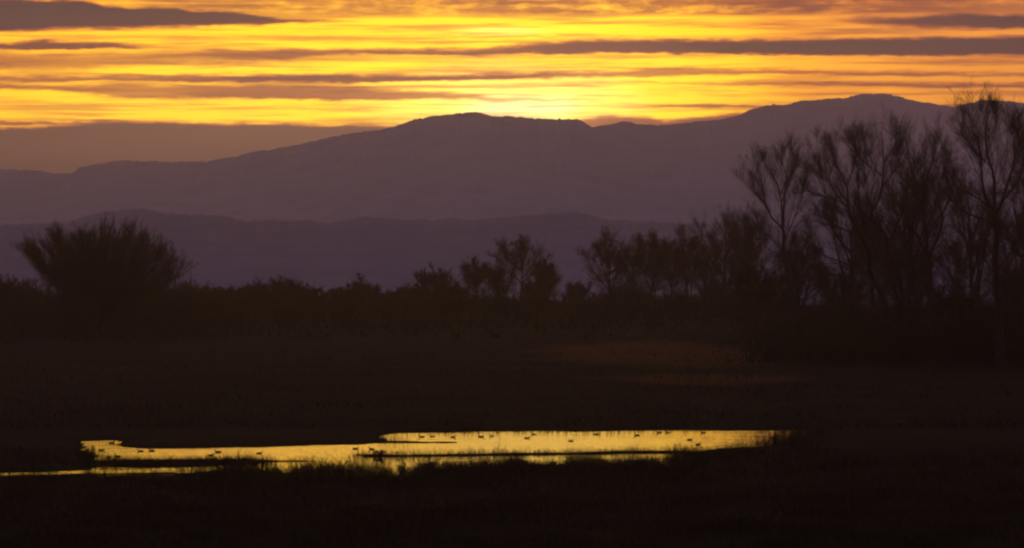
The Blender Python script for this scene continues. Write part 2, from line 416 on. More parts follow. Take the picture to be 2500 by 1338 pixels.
tag(o, 'calm pond water mirroring the yellow sunset', kind='structure')

# ------------------------------------------------------------------ hills
RA = [(-400, 425), (0, 412), (60, 415), (130, 421), (180, 419), (192, 408), (260, 396), (300, 390), (400, 396), (500, 395), (560, 383), (700, 357), (850, 328), (960, 310), (1010, 293), (1040, 286),
      (1100, 280), (1160, 274), (1200, 283), (1300, 287), (1380, 290), (1410, 290), (1430, 300), (1445, 309), (1475, 305), (1520, 297), (1570, 304), (1600, 306), (1680, 300),
      (1750, 294), (1790, 284), (1850, 263), (1900, 255), (1950, 247), (2000, 245), (2050, 240), (2100, 230), (2130, 227), (2180, 231), (2230, 245), (2300, 256), (2330, 258), (2360, 252),
      (2400, 240), (2440, 247), (2500, 250), (2900, 262)]
RB = [(-400, 556), (0, 546), (100, 545), (170, 540), (220, 525), (300, 513), (340, 509), (400, 520), (500, 525), (560, 527), (600, 540), (700, 540), (760, 537), (800, 545), (860, 535), (900, 528), (960, 535),
      (1000, 540), (1060, 537), (1100, 532), (1150, 540), (1250, 529), (1300, 525), (1350, 518), (1400, 516), (1430, 520), (1480, 532), (1550, 540), (1700, 546), (1900, 552), (2100, 545), (2300, 549), (2500, 540), (2900, 530)]
def build_ridge(name, label, prof, D, front, back, dense, rough, seed, mat):
    pr = np.array(prof, float)
    xk = gx(pr[:, 0], D); zk = H + (YH - pr[:, 1]) / F * D
    xs = np.r_[np.linspace(-4300, xk[0], 60)[:-1], np.arange(xk[0], xk[-1], dense), np.linspace(xk[-1], 4300, 60)]
    zr = np.interp(xs, xk, zk)
    out = np.maximum(np.maximum(xk[0] - xs, xs - xk[-1]), 0)
    zr = zr + np.minimum(out / 400, 1) * (fbm(xs * .0015, xs * 0 + seed, 4) - .62) * 110 * (1 if D > 4000 else .45)
    zr = np.minimum(zr, 236.)
    zr = zr + (fbm(xs / (dense * 2.2), xs * 0 + seed * 3.1, 2) - .5) * rough + (fbm(xs / 28., xs * 0 + seed, 3) - .5) * rough * 1.4
    base = -43.0
    tt = np.r_[np.linspace(-1, 0, 44), np.linspace(0, 1, 14)[1:]]
    V = []
    for t in tt:
        yv = D + (t * front if t < 0 else t * back)
        sh = (1 + t) ** 1.25 if t < 0 else (1 - t) ** 1.1
        spur = fbm(xs * .006 + seed, np.full_like(xs, t * 3.0 + seed), 5)
        k = sh * (1 - .55 * min(1, abs(t) * 2.2) * spur * (1 - abs(t) * .4))
        z = base + (zr - base) * k + (fbm(xs * .05, np.full_like(xs, yv * .05), 2) - .5) * rough * (t != 0) * .6 * (abs(t) < .98)
        V.append(np.stack([xs, np.full_like(xs, yv), z], 1))
    n, m = len(tt), len(xs)
    i = np.arange(n * m).reshape(n, m)
    f = np.stack([i[:-1, :-1], i[:-1, 1:], i[1:, 1:], i[1:, :-1]], -1).reshape(-1, 4)
    o = mesh_obj(name, np.concatenate(V), f, mat, smooth=True)
    tag(o, label, kind='structure')
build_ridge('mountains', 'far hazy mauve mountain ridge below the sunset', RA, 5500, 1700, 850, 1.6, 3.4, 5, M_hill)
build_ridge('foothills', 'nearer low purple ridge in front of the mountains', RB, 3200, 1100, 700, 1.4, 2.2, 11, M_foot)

# ------------------------------------------------------------------ haze
def build_haze():
    x0, x1, y0, y1, z0, z1 = -4500, 4500, -500, 6700, -45, 246
    v = [(x, y, z) for z in (z0, z1) for y in (y0, y1) for x in (x0, x1)]
    f = [(0, 2, 3, 1), (4, 5, 7, 6), (0, 1, 5, 4), (2, 6, 7, 3), (0, 4, 6, 2), (1, 3, 7, 5)]
    m = bpy.data.materials.new('haze_air'); m.use_nodes = True
    N = NT(m.node_tree); N.n.clear()
    p = N.node('ShaderNodeVolumePrincipled'); p.inputs['Color'].default_value = (.84, .75, .80, 1)
    p.inputs['Density'].default_value = 1.0e-4; p.inputs['Anisotropy'].default_value = .86
    o_ = N.node('ShaderNodeOutputMaterial'); N.l.new(p.outputs[0], o_.inputs['Volume'])
    o = mesh_obj('haze', v, f, m); tag(o, 'thin evening haze filling the valley', kind='stuff')
build_haze()

# ------------------------------------------------------------------ trees
def crown_levels(limbs, lens, g, spec, center):
    """limbs (N,P,3) -> list of (paths, r0, r1)"""
    res = []; sp = spec[0][0]
    cnt = np.maximum((lens / sp).round().astype(int), 3)
    par = np.repeat(limbs, cnt, 0); L = np.repeat(lens, cnt)
    for k, (K, frac, ang, up, r0, r1, P, out, tmin) in enumerate(spec):
        ch, ln = grow(par, 1 if k == 0 else K, np.clip(L * frac[0], frac[1], frac[2]), ang, up, g, P=P, tmin=tmin, out=out, center=center, wob=.06)
        res.append((ch, r0, r1)); par, L = ch, ln
    return res
def tree_from_limbs(name, label, cat, base, limbs, radii, g, spec, group=None, sides=7, trunk_mat=None, twig_mat=None, extra=0):
    """limbs: local polylines (x,y,z above base); radii (r0,r1) each"""
    root = empty(name, tuple(base)); tag(root, label, cat, group)
    tb = Bag(); P = 12
    ps = np.stack([resample(l, P) for l in limbs])
    ln = np.linalg.norm(np.diff(ps, axis=1), axis=2).sum(1)
    s = np.linspace(0, 1, P)
    rd0 = np.array([q[0] for q in radii])
    if extra:
        sec, sl = grow(ps, extra, np.minimum(ln * .36, 5.5), 40, .75, g, P=P, tmin=.3, tmax=.92, wob=.02)
        ps = np.concatenate([ps, sec]); radii = list(radii) + [(max(.3 * q, .05), .02) for q in np.repeat(rd0, extra)]; ln = np.r_[ln, sl]
    ps[:, 1:-1] += g.normal(size=(len(ps), P - 2, 3)) * (ln * .006)[:, None, None]
    rd = np.array([r[0] + (r[1] - r[0]) * s ** .8 for r in radii])
    v, f = tubes(ps, rd, sides); tb.add(v, f)
    tb.obj('trunk', trunk_mat or M_bark, root, smooth=True)
    cb = Bag()
    c = ps.reshape(-1, 3).mean(0); c[2] *= .7
    for paths, r0, r1 in crown_levels(ps, ln, g, spec, c):
        PP_ = paths.shape[1]
        rr = (r0 + (r1 - r0) * np.linspace(0, 1, PP_))[None, :] * (.75 + .5 * g.random((len(paths), 1)))
        v, f = tubes(paths, rr, 3); cb.add(v, f)
    cb.obj('crown', twig_mat or M_twig, root)
    return root
def traced(name, label, cat, d, basepx, limbs_px, g, spec, group=None, sc=.05):
    """limbs traced in photo pixels at distance d; each is pushed to its own depth"""
    b = at(basepx[0], basepx[1], d); b[2] = float(zground(np.array([b[0]]), np.array([b[1]]))[0]) - .1
    L, rr = [], []
    hm = max(at(0, p[1], d)[2] for q in limbs_px for p in q[0]) - b[2]
    for pts, r0, r1, dep in limbs_px:
        n = len(pts); q = []
        for k, (px, py) in enumerate(pts):
            w = at(px, py, d) - b
            w[2] *= 1 - sc * max(w[2], 0) / hm
            w[1] = dep[0] + (dep[1] - dep[0]) * (k / (n - 1)) ** 1.2
            q.append(w)
        L.append(q); rr.append((r0, r1))
    return tree_from_limbs(name, label, cat, b, L, rr, g, spec, group, extra=2)

# (K, (fraction of parent length, min, max), angle, up, r0, r1, points, outward, tmin)
BIG = [(.62, (.48, 2.6, 7.0), 40, .55, .030, .010, 7, .2, .12),
       (8, (.56, 1.4, 3.6), 33, .42, .011, .006, 5, .1, .08),
       (7, (.62, .9, 2.1), 30, .32, .0062, .0040, 4, .05, .05)]
def trees_right():
    g = np.random.default_rng(21)
    traced('bare_tree', 'slim bare tree with a forked crown at the left end of the tall right grove', 'tree', 600, (1975, 853), [
        ([(1975, 853), (1952, 760), (1925, 660), (1913, 590), (1911, 545)], .42, .24, (0, 0)),
        ([(1911, 548), (1909, 502), (1905, 461), (1899, 440), (1883, 396), (1878, 360)], .2, .04, (0, 1.5)),
        ([(1913, 545), (1915, 487), (1914, 452), (1927, 424), (1937, 377), (1940, 350)], .2, .04, (0, -1.8)),
        ([(1910, 549), (1880, 512), (1865, 480), (1843, 458), (1820, 433), (1808, 410)], .17, .035, (0, -1)),
        ([(1867, 484), (1862, 440), (1854, 402), (1852, 370)], .1, .03, (-.6, 1.5)),
        ([(1905, 461), (1921, 420), (1912, 385), (1908, 355)], .1, .03, (.5, 2.5)),
        ([(1918, 620), (1890, 580), (1850, 555), (1828, 548)], .11, .03, (0, 1.5)),
        ([(1916, 580), (1940, 520), (1957, 470), (1962, 430)], .10, .03, (0, 2)),
    ], g, BIG)
    traced('bare_tree', 'largest bare tree of the grove with several leaning stems and a wide domed crown', 'tree', 520, (2200, 892), [
        ([(2200, 892), (2169, 760), (2144, 702), (2124, 653), (2120, 609), (2107, 567), (2078, 512)], .55, .2, (0, 1)),
        ([(2078, 512), (2073, 471), (2072, 433), (2059, 396), (2040, 352), (2032, 310)], .2, .04, (1, 2)),
        ([(2073, 480), (2025, 458), (1987, 443), (1958, 424)], .12, .03, (1, -1)),
        ([(2072, 471), (2047, 433), (2018, 408), (1975, 380)], .11, .03, (1, 3)),
        ([(2070, 420), (2085, 370), (2090, 320), (2080, 285)], .1, .03, (1, 0)),
        ([(2205, 880), (2193, 726), (2172, 671), (2144, 609), (2128, 578), (2100, 500), (2092, 430), (2085, 380), (2075, 320)], .42, .05, (0, -2.5)),
        ([(2210, 880), (2203, 705), (2189, 643), (2165, 609), (2160, 561), (2134, 520), (2131, 505), (2144, 471), (2150, 421), (2157, 377), (2153, 330), (2150, 272)], .45, .04, (0, -1)),
        ([(2153, 396), (2119, 367), (2095, 340), (2080, 310)], .09, .03, (-.6, -2)),
        ([(2155, 360), (2180, 320), (2195, 285), (2200, 270)], .09, .03, (-.6, 2)),
        ([(2124, 660), (2089, 643), (2034, 622), (2000, 605), (1975, 580)], .16, .03, (0, 2)),
        ([(2108, 570), (2060, 545), (2015, 530), (1985, 520)], .12, .03, (0, -2)),
        ([(2189, 643), (2208, 585), (2212, 540), (2235, 500), (2230, 450)], .14, .03, (0, 3)),
        ([(2150, 430), (2175, 400), (2195, 360), (2205, 330)], .09, .03, (0, 3)),
        ([(2131, 505), (2118, 440), (2112, 370), (2118, 300)], .11, .03, (-.5, 3)),
        ([(2165, 600), (2190, 540), (2200, 470), (2215, 400)], .13, .03, (0, -3)),
        ([(2078, 500), (2040, 440), (2005, 370), (1998, 330)], .11, .03, (1, 4)),
    ], g, BIG, sc=.085)
    traced('bare_tree', 'dark upright bare tree between the largest tree and the one at the right edge', 'tree', 545, (2275, 880), [
        ([(2275, 880), (2273, 800), (2270, 700), (2268, 620)], .55, .4, (0, 0)),
        ([(2268, 630), (2249, 586), (2231, 555), (2212, 533), (2184, 498), (2175, 460)], .24, .04, (0, -2)),
        ([(2268, 625), (2259, 530), (2249, 492), (2234, 445), (2227, 388), (2215, 335)], .28, .04, (0, 1.5)),
        ([(2258, 520), (2256, 482), (2259, 445), (2268, 395), (2284, 341), (2278, 312)], .2, .04, (.5, -1)),
        ([(2271, 620), (2297, 545), (2306, 501), (2328, 451), (2330, 401), (2322, 370)], .24, .04, (0, 1)),
        ([(2300, 520), (2290, 460), (2300, 410), (2308, 360)], .13, .03, (.5, -2)),
        ([(2240, 460), (2215, 430), (2200, 390), (2195, 350)], .12, .03, (1, 3)),
        ([(2272, 720), (2235, 660), (2222, 620), (2215, 590)], .14, .03, (0, 2)),
    ], g, BIG)
    traced('bare_tree', 'tall bare tree at the right edge whose top twigs poke above the ridge', 'tree', 500, (2442, 903), [
        ([(2442, 903), (2440, 750), (2432, 640), (2430, 560), (2427, 512)], .6, .4, (0, 0)),
        ([(2430, 560), (2419, 539), (2362, 514), (2331, 495), (2310, 470)], .14, .03, (0, -2)),
        ([(2427, 510), (2397, 482), (2362, 460), (2335, 445)], .14, .03, (0, 2)),
        ([(2428, 514), (2406, 476), (2397, 426), (2394, 357), (2381, 310), (2364, 255)], .25, .04, (0, 1)),
        ([(2427, 510), (2425, 420), (2413, 376), (2406, 326), (2410, 250), (2405, 232)], .27, .03, (0, -1)),
        ([(2430, 515), (2441, 498), (2463, 420), (2475, 357), (2460, 285)], .22, .04, (0, -2)),
        ([(2444, 490), (2480, 440), (2505, 390), (2515, 330)], .16, .04, (0, 2)),
        ([(2394, 370), (2370, 340), (2350, 300), (2345, 280)], .1, .03, (1, 2)),
        ([(2408, 330), (2435, 290), (2440, 255)], .09, .025, (0, 2)),
        ([(2435, 660), (2480, 590), (2510, 550)], .16, .03, (0, -2)),
    ], g, BIG, sc=.03)
    traced('bare_tree', 'bare tree cut off by the right side of the picture, only its left limbs showing', 'tree', 470, (2560, 915), [
        ([(2560, 915), (2556, 760), (2550, 640), (2545, 560)], .55, .35, (0, 0)),
        ([(2546, 570), (2520, 500), (2505, 430), (2500, 360), (2490, 300)], .24, .04, (0, 1)),
        ([(2545, 560), (2550, 460), (2556, 360), (2560, 260)], .25, .04, (0, -1)),
        ([(2547, 580), (2590, 500), (2610, 400)], .22, .04, (0, 2)),
        ([(2552, 690), (2510, 640), (2480, 610), (2462, 560)], .18, .03, (0, -2)),
    ], g, BIG)
trees_right()

# generic bare trees, each grown on its own
def auto_limbs(g, h, w, kind):
    L, Rr = [], []
    rt = .018 * h + .05
    if kind == 'vase':                                       # many stems fanning from the base
        n = 26
        for k in range(n):
            f = -1 + 2 * (k + g.random() * .6) / (n - .4)
            ph = g.uniform(-1, 1)
            ex = f * w / 2; ey = ph * w * .3
            ez = h * (1 - (.40 if f > 0 else .17) * abs(f) ** 2.4) * g.uniform(.84, .97)
            L.append([(f * .3, ph * .3, 0), (ex * .3, ey * .3, ez * .34), (ex * .72, ey * .8, ez * .7), (ex, ey, ez)])
            Rr.append((rt * .55, .03))
        return L, Rr
    th = h * g.uniform(.14, .26)
    lean = g.normal(size=2) * .03 * h
    top = np.array([lean[0] * 1.6, lean[1] * 1.6, h * .97])
    fork = np.array([lean[0] * .4, lean[1] * .4, th])
    mid = (fork + top) / 2 + np.r_[g.normal(size=2) * .03 * h, 0]
    L.append([(0, 0, 0), tuple(fork * .55), tuple(fork), tuple(mid), tuple(top)]); Rr.append((rt, .03))
    for k in range(int(g.integers(0, 4))):                   # extra stems from the foot
        ph = g.uniform(0, 6.28); q = g.uniform(.2, .42) * w; hz = h * g.uniform(.6, .9)
        L.append([(0, 0, 0), (math.cos(ph) * q * .3, math.sin(ph) * q * .3, hz * .35), (math.cos(ph) * q, math.sin(ph) * q, hz)]); Rr.append((rt * .6, .03))
    n = int({'round': 9, 'upright': 8, 'spread': 10}[kind]) + int(g.integers(-2, 3))
    for k in range(n):
        t = g.uniform(0, .62) if kind != 'upright' else g.uniform(0, .75)
        p0 = fork + (top - fork) * t * .8
        ph = 2 * math.pi * (k * .382 + g.random() * .15)
        rr = w / 2 * g.uniform(.72, 1.0) * (1 - .45 * t)
        ez = p0[2] + (h - p0[2]) * {'round': g.uniform(.45, .85), 'upright': g.uniform(.5, .92), 'spread': g.uniform(.3, .7)}[kind]
        e = np.array([math.cos(ph) * rr, math.sin(ph) * rr, ez])
        m1 = p0 + (e - p0) * np.array([.45, .45, .32]); m2 = p0 + (e - p0) * np.array([.82, .82, .66])
        L.append([tuple(p0), tuple(m1), tuple(m2), tuple(e)]); Rr.append((rt * .5 * (1 - .4 * t), .03))
    return L, Rr
def spec_for(h, dens=1.0, tw=1.0):
    return [(.050 * h / dens, (.5, .13 * h, .30 * h), 50, .38, .0020 * h * tw, .012 * tw, 5, .32, .10),
            (9, (.55, .06 * h, .16 * h), 42, .3, .013 * tw, .008 * tw, 4, .1, .08),
            (6, (.6, .04 * h, .10 * h), 36, .28, .008 * tw, .0055 * tw, 3, .05, .05)]
def auto_tree(name, label, px, top, wpx, d, kind, seed, dens=1.0, tw=1.2, cat='tree', group=None, scale_top=1.0):
    g = np.random.default_rng(seed)
    x = gx(px, d); zb = float(zground(np.array([x]), np.array([float(d)]))[0]) - .1
    ztop = H - (top - YH) / F * d
    h = (ztop - zb) * .97; w = wpx / F * d * 1.06
    L, Rr = auto_limbs(g, h, w, kind)
    sp = spec_for(h, dens, tw)
    if kind == 'vase': sp = [(sp[0][0], sp[0][1], 36, .55) + sp[0][4:], (sp[1][0], sp[1][1], 34, .48) + sp[1][4:], (sp[2][0], sp[2][1], 30, .42) + sp[2][4:]]
    return tree_from_limbs(name, label, cat, (x, d, zb), L, Rr, g, sp, group, sides=6, extra=0 if kind == 'vase' else 2)

auto_tree('bare_tree', 'broad bushy bare tree fanning out alone on the left', 246, 556, 345, 735, 'vase', 5, 4.0, 1.1)
MID = [
    ('round bare tree with a dense twiggy head, right of the gap in the treeline', 1490, 567, 118, 900, 'round', 31, 1.6),
    ('thick bare tree with many upright stems in the middle of the right treeline', 1588, 574, 104, 880, 'upright', 32, 1.9),
    ('thin bare tree squeezed behind the thick many-stemmed tree', 1640, 590, 70, 915, 'upright', 33, 1.4),
    ('pale wispy bare tree just left of the open tree with the curved trunk', 1680, 561, 78, 905, 'upright', 34, 1.3),
    ('open airy bare tree with a clear dark trunk and a pointed top', 1762, 512, 128, 860, 'round', 35, 1.2),
    ('narrow bare tree on a straight thin trunk beside the tall right grove', 1828, 514, 86, 840, 'upright', 36, 1.4),
    ('tallest tree of the far treeline cluster, with a dark central trunk and pointed crown', 1272, 582, 132, 930, 'round', 41, 1.6),
    ('loose bare tree at the left side of the far treeline cluster', 1165, 627, 92, 940, 'spread', 42, 1.4),
    ('small bare tree filling the middle of the far treeline cluster', 1215, 640, 70, 945, 'round', 43, 1.4),
    ('small bare tree at the right end of the far treeline cluster', 1332, 636, 56, 935, 'upright', 44, 1.3),
    ('lone rounded bare tree on a short trunk, left of the far treeline cluster', 1062, 649, 88, 925, 'round', 45, 1.4),
    ('low bushy tree between the broad flat-topped tree and the lone rounded tree', 975, 704, 66, 900, 'spread', 46, 1.2),
    ('broad flat-topped dark tree above the low treeline', 884, 677, 100, 890, 'spread', 47, 1.5),
    ('small low tree touching the left side of the broad flat-topped tree', 828, 702, 56, 905, 'round', 48, 1.2),
    ('low dark tree, first to the right of the square-headed tree', 750, 698, 66, 900, 'round', 49, 1.3),
    ('dark square-headed tree standing above the low left treeline', 694, 679, 92, 880, 'upright', 50, 1.6),
    ('low tree immediately left of the square-headed tree', 628, 690, 66, 895, 'upright', 51, 1.2),
    ('low tree in the middle of the treeline right of the broad bushy tree', 565, 697, 74, 900, 'round', 52, 1.2),
    ('low spiky tree, first in the treeline right of the broad bushy tree', 505, 700, 66, 905, 'upright', 53, 1.2),
    ('small rounded shrub tucked under the right limbs of the broad bushy tree', 425, 728, 90, 800, 'round', 54, 1.6),
    ('dark low tree at the left edge, left of the broad bushy tree', 15, 668, 100, 760, 'round', 55, 1.6),
    ('slender bare tree wedged between the round-headed tree and the thick many-stemmed tree', 1540, 612, 76, 930, 'upright', 57, 1.2),
    ('pale bare tree behind the left limbs of the open airy tree', 1722, 590, 86, 930, 'round', 58, 1.1),
    ('bare tree crowding the foot of the narrow straight-trunked tree', 1800, 592, 86, 900, 'round', 59, 1.2),
    ('low brushy tree at the right foot of the far treeline cluster', 1308, 668, 80, 900, 'spread', 81, 1.3),
    ('low brushy tree between the lone rounded tree and the far treeline cluster', 1112, 690, 70, 905, 'spread', 82, 1.3),
    ('low brushy tree just left of the lone rounded tree', 1018, 697, 62, 890, 'round', 83, 1.3),
    ('low brushy tree at the right shoulder of the square-headed tree', 722, 694, 56, 905, 'round', 84, 1.3),
    ('low brushy tree left of the small tree beside the flat-topped tree', 788, 706, 60, 895, 'spread', 85, 1.3),
    ('low brushy tree between the two spiky low trees right of the broad bushy tree', 535, 704, 60, 885, 'spread', 86, 1.3),
    ('low brushy tree in the dip right of the rounded shrub', 465, 716, 60, 870, 'round', 87, 1.3),
    ('short bare tree just right of the gap in the treeline', 1412, 690, 66, 930, 'round', 56, 1.0),
]
for lab, px, top, wpx, d, kind, seed, dens in MID:
    auto_tree('bare_tree', lab, px, top, wpx, d, kind, seed, dens)
UNDER = [
    ('dark dense tree filling the space behind the slim forked tree', 1955, 585, 130, 640, 'upright', 61, 1.3),
    ('low twiggy tree in front of the narrow straight-trunked tree', 1850, 640, 120, 660, 'round', 62, 1.4),
    ('low dense tree under the left limbs of the largest tree', 2045, 640, 150, 620, 'round', 63, 1.6),
    ('understorey tree behind the stems of the largest tree', 2130, 560, 130, 650, 'upright', 64, 1.3),
    ('understorey tree between the trunks of the largest tree and the dark upright tree', 2225, 590, 110, 640, 'round', 65, 1.2),
    ('understorey tree right of the dark upright tree trunk', 2345, 560, 120, 660, 'upright', 66, 1.1),
    ('understorey tree at the right edge behind the tall tree', 2480, 600, 130, 610, 'round', 67, 1.4),
    ('hazy bare tree standing back, seen through the crown of the largest tree', 2075, 440, 150, 690, 'round', 91, 1.0),
    ('hazy bare tree standing back, filling between the largest tree and the dark upright tree', 2235, 400, 140, 700, 'upright', 92, 1.0),
    ('hazy bare tree standing back, between the dark upright tree and the right edge tree', 2375, 430, 130, 700, 'round', 93, .9),
    ('hazy bare tree standing back at the extreme right of the grove', 2490, 420, 130, 680, 'upright', 94, 1.0),
    ('short bushy tree at the foot of the dark upright tree', 2330, 700, 130, 560, 'round', 68, 1.6),
]
for lab, px, top, wpx, d, kind, seed, dens in UNDER:
    auto_tree('bare_tree', lab, px, top, wpx, d, kind, seed, dens, tw=1.2)

# ------------------------------------------------------------------ thickets (nobody could count their stems)
def thicket(name, label, n, dlo, dhi, pxlo, pxhi, hfun, seed, K=(7, 5), tw=1.0, fo=1.0):
    g = np.random.default_rng(seed)
    d = dhi - (dhi - dlo) * g.random(n) ** fo; px = pxlo + (pxhi - pxlo) * g.random(n)
    x = gx(px, d); z = zground(x, d); h = hfun(px, d, g) * (.55 + .6 * g.random(n))
    P = 5; s = np.linspace(0, 1, P)
    le = g.normal(size=(n, 2)) * .28
    st = np.zeros((n, P, 3))
    st[..., 0] = x[:, None] + le[:, :1] * h[:, None] * s ** 1.3
    st[..., 1] = d[:, None] + le[:, 1:] * h[:, None] * s ** 1.3
    st[..., 2] = z[:, None] - .1 + h[:, None] * s
    b = Bag()
    v, f = tubes(st, (.035 * tw + .03 * tw * (1 - s))[None] * np.ones((n, 1)), 3); b.add(v, f)
    c1, l1 = grow(st, K[0], h * .42, 38, .5, g, P=4, tmin=.05)
    v, f = tubes(c1, np.linspace(.026, .015, 4)[None] * tw * np.ones((len(c1), 1)), 3); b.add(v, f)
    c2, l2 = grow(c1, K[1], l1 * .55, 38, .4, g, P=3, tmin=.1)
    v, f = tubes(c2, np.linspace(.018, .011, 3)[None] * tw * np.ones((len(c2), 1)), 3); b.add(v, f)
    tag(b.obj(name, M_brush), label, kind='stuff')
thicket('thicket', 'low bare thicket along the foot of the far treeline', 8200, 640, 955, -200, 1950,
        lambda px, d, g: (.7 + 6.0 * fbm(px * .02, d * .015, 4) ** 1.6) * np.where(px < 1000, 1.12, 1.15) * (.22 + 1.0 * np.clip((d - 640) / 260, 0, 1)), 71, tw=1.3, fo=2.0)
thicket('thicket', 'tangled undergrowth beneath the tall right grove', 3600, 500, 700, 1740, 2720,
        lambda px, d, g: (2.5 + 5.5 * fbm(px * .015, d * .02, 3)) * np.clip((px - 1780) / 300, .06, 1), 72, tw=1.15)
thicket('thicket', 'dark scrub around the foot of the broad bushy tree on the left', 1100, 600, 800, -150, 560,
        lambda px, d, g: (1.2 + 5.0 * fbm(px * .02, d * .02, 3)) * np.clip((d - 580) / 150, .15, 1) * np.clip((600 - px) / 150, .2, 1), 73, tw=1.3)

# ------------------------------------------------------------------ grasses
def blades(x, y, z, h, wd, g, lean=.35):
    n = len(x); ph = g.random(n) * 2 * np.pi
    dx, dy = np.cos(ph), np.sin(ph)
    l = g.normal(size=n) * lean; l2 = l * (1.2 + .8 * g.random(n))
    up = np.array([0, .5, .85, 1.0]); bend = np.array([0, .22, .6, 1.0]); ww = np.array([1, .85, .5, .08])
    a2 = g.random(n) * np.pi; sx, sy = np.cos(a2), np.sin(a2)
    V = np.zeros((n, 4, 2, 3))
    for k in range(4):
        cx = x + dx * l2 * h * bend[k]; cy = y + dy * l2 * h * bend[k]; cz = z + h * up[k]
        for j, sg in enumerate((-1, 1)):
            V[:, k, j, 0] = cx + sg * sx * wd * ww[k] * .5; V[:, k, j, 1] = cy + sg * sy * wd * ww[k] * .5; V[:, k, j, 2] = cz
    i = np.arange(n * 8).reshape(n, 4, 2)
    f = np.stack([i[:, :-1, 0], i[:, :-1, 1], i[:, 1:, 1], i[:, 1:, 0]], -1).reshape(-1, 4)
    return V.reshape(-1, 3), f
def grasses():
    g = np.random.default_rng(81)
    # near meadow
    n = 120000
    py = 1100 + 260 * g.random(n) ** 1.0; px = -120 + 2740 * g.random(n)
    d = gd(py); x = gx(px, d)
    s = land(x, d); cl = fbm(x * .35, d * .35, 3)
    k = (s > .3) & (g.random(n) < .35 + 1.1 * np.clip(cl - .3, 0, 1))
    x, d, s, cl = x[k], d[k], s[k], cl[k]
    h = (.18 + .55 * np.clip(cl - .25, 0, 1) * 1.6) * (.6 + .7 * g.random(len(x))) * np.clip(.5 + s * .12, 0, 1)
    b = Bag(); v, f = blades(x, d, zground(x, d, s) - .03, h, .02 + .02 * g.random(len(x)), g); b.add(v, f)
    # field behind the pond
    n = 60000
    d = 335 + 330 * g.random(n) ** 1.3; px = -120 + 2740 * g.random(n); x = gx(px, d); s = land(x, d)
    cl = fbm(x * .12 + 7, d * .12, 3); k = (s > .6) & (g.random(n) < .25 + 1.3 * np.clip(cl - .3, 0, 1)); x, d, s, cl = x[k], d[k], s[k], cl[k]
    h = (.15 + .5 * cl) * (.6 + .7 * g.random(len(x)))
    v, f = blades(x, d, zground(x, d, s) - .03, h, .04 + .03 * g.random(len(x)), g); b.add(v, f)
    tag(b.obj('meadow_grass', M_grass), 'dead brown meadow grass on both banks', kind='stuff')
    # reeds and sedge standing along the near shore and on the mud bars
    b = Bag()
    def stand(pxlo, pxhi, pylo, pyhi, n, hm, smin=-9, thr=.42, lean=.28, wd=.018):
        py = pylo + (pyhi - pylo) * g.random(n) + g.normal(size=n) * .12 * (pyhi - pylo)
        px = pxlo + (pxhi - pxlo) * g.random(n) + g.normal(size=n) * min(40, .1 * (pxhi - pxlo))
        d = gd(py); x = gx(px, d); s = land(x, d)
        cl = fbm(x * .62 + 23, d * .2 + 5, 4)
        k = (s > smin) & (cl + .28 * (g.random(n) - .5) > thr); x, d, s, cl = x[k], d[k], s[k], cl[k]
        h = hm * (.45 + .8 * g.random(len(x))) * np.clip(.6 + 1.1 * (cl - thr) / (1 - thr), .3, 2)
        v, f = blades(x, d, np.minimum(zground(x, d, s), 0.05) - .03, h, wd * (.7 + .7 * g.random(len(x))), g, lean); b.add(v, f)
    stand(232, 760, 1120, 1146, 6000, .42, thr=.3)                 # mud bar, left
    stand(880, 1720, 1100, 1117, 5200, .40, thr=.3)                # mud bar, centre
    stand(560, 1180, 1126, 1176, 9000, 1.1, thr=.53, lean=.4, wd=.024)   # tall weeds, near shore
    stand(440, 1180, 1146, 1182, 9000, .95, thr=.40, lean=.45, wd=.024)
    stand(1150, 1740, 1112, 1152, 7000, .7, thr=.52, lean=.4, wd=.024)
    stand(1240, 1745, 1116, 1140, 7000, .8, thr=.42, lean=.4, wd=.024)
    stand(1050, 1740, 1128, 1164, 8000, .8, thr=.40, lean=.45, wd=.024)
    stand(690, 1120, 1128, 1172, 2600, 1.5, thr=.50, lean=.7, wd=.03)
    stand(1240, 1700, 1112, 1150, 1800, 1.1, thr=.48, lean=.7, wd=.03)
    stand(-60, 480, 1158, 1190, 3600, .34, thr=.42)
    stand(1560, 1990, 1052, 1100, 2300, .8, thr=.40)               # reeds in the right end
    stand(1850, 1990, 1050, 1095, 2200, 1.0, thr=.3)
    stand(900, 1650, 1088, 1104, 2600, .55, thr=.30, lean=.45)     # thin stems in the open water
    stand(980, 1900, 1058, 1100, 1500, .5, thr=.36, lean=.5)
    stand(1560, 1960, 1056, 1096, 3000, .7, thr=.30, lean=.5)
    stand(240, 930, 1096, 1124, 2600, .5, thr=.30, lean=.5)
    stand(230, 1700, 1110, 1160, 9000, .6, thr=.26, lean=.6, wd=.022)
    stand(900, 1600, 1088, 1106, 600, .6, thr=.42)
    stand(640, 930, 1098, 1125, 900, .6, thr=.42)
    stand(205, 300, 1076, 1130, 420, .6, thr=.45)
    stand(920, 1000, 1058, 1080, 350, .6, thr=.35)
    tag(b.obj('reeds', M_reed), 'thin reeds and sedge standing in the shallow water and on the mud bars', kind='stuff')
grasses()

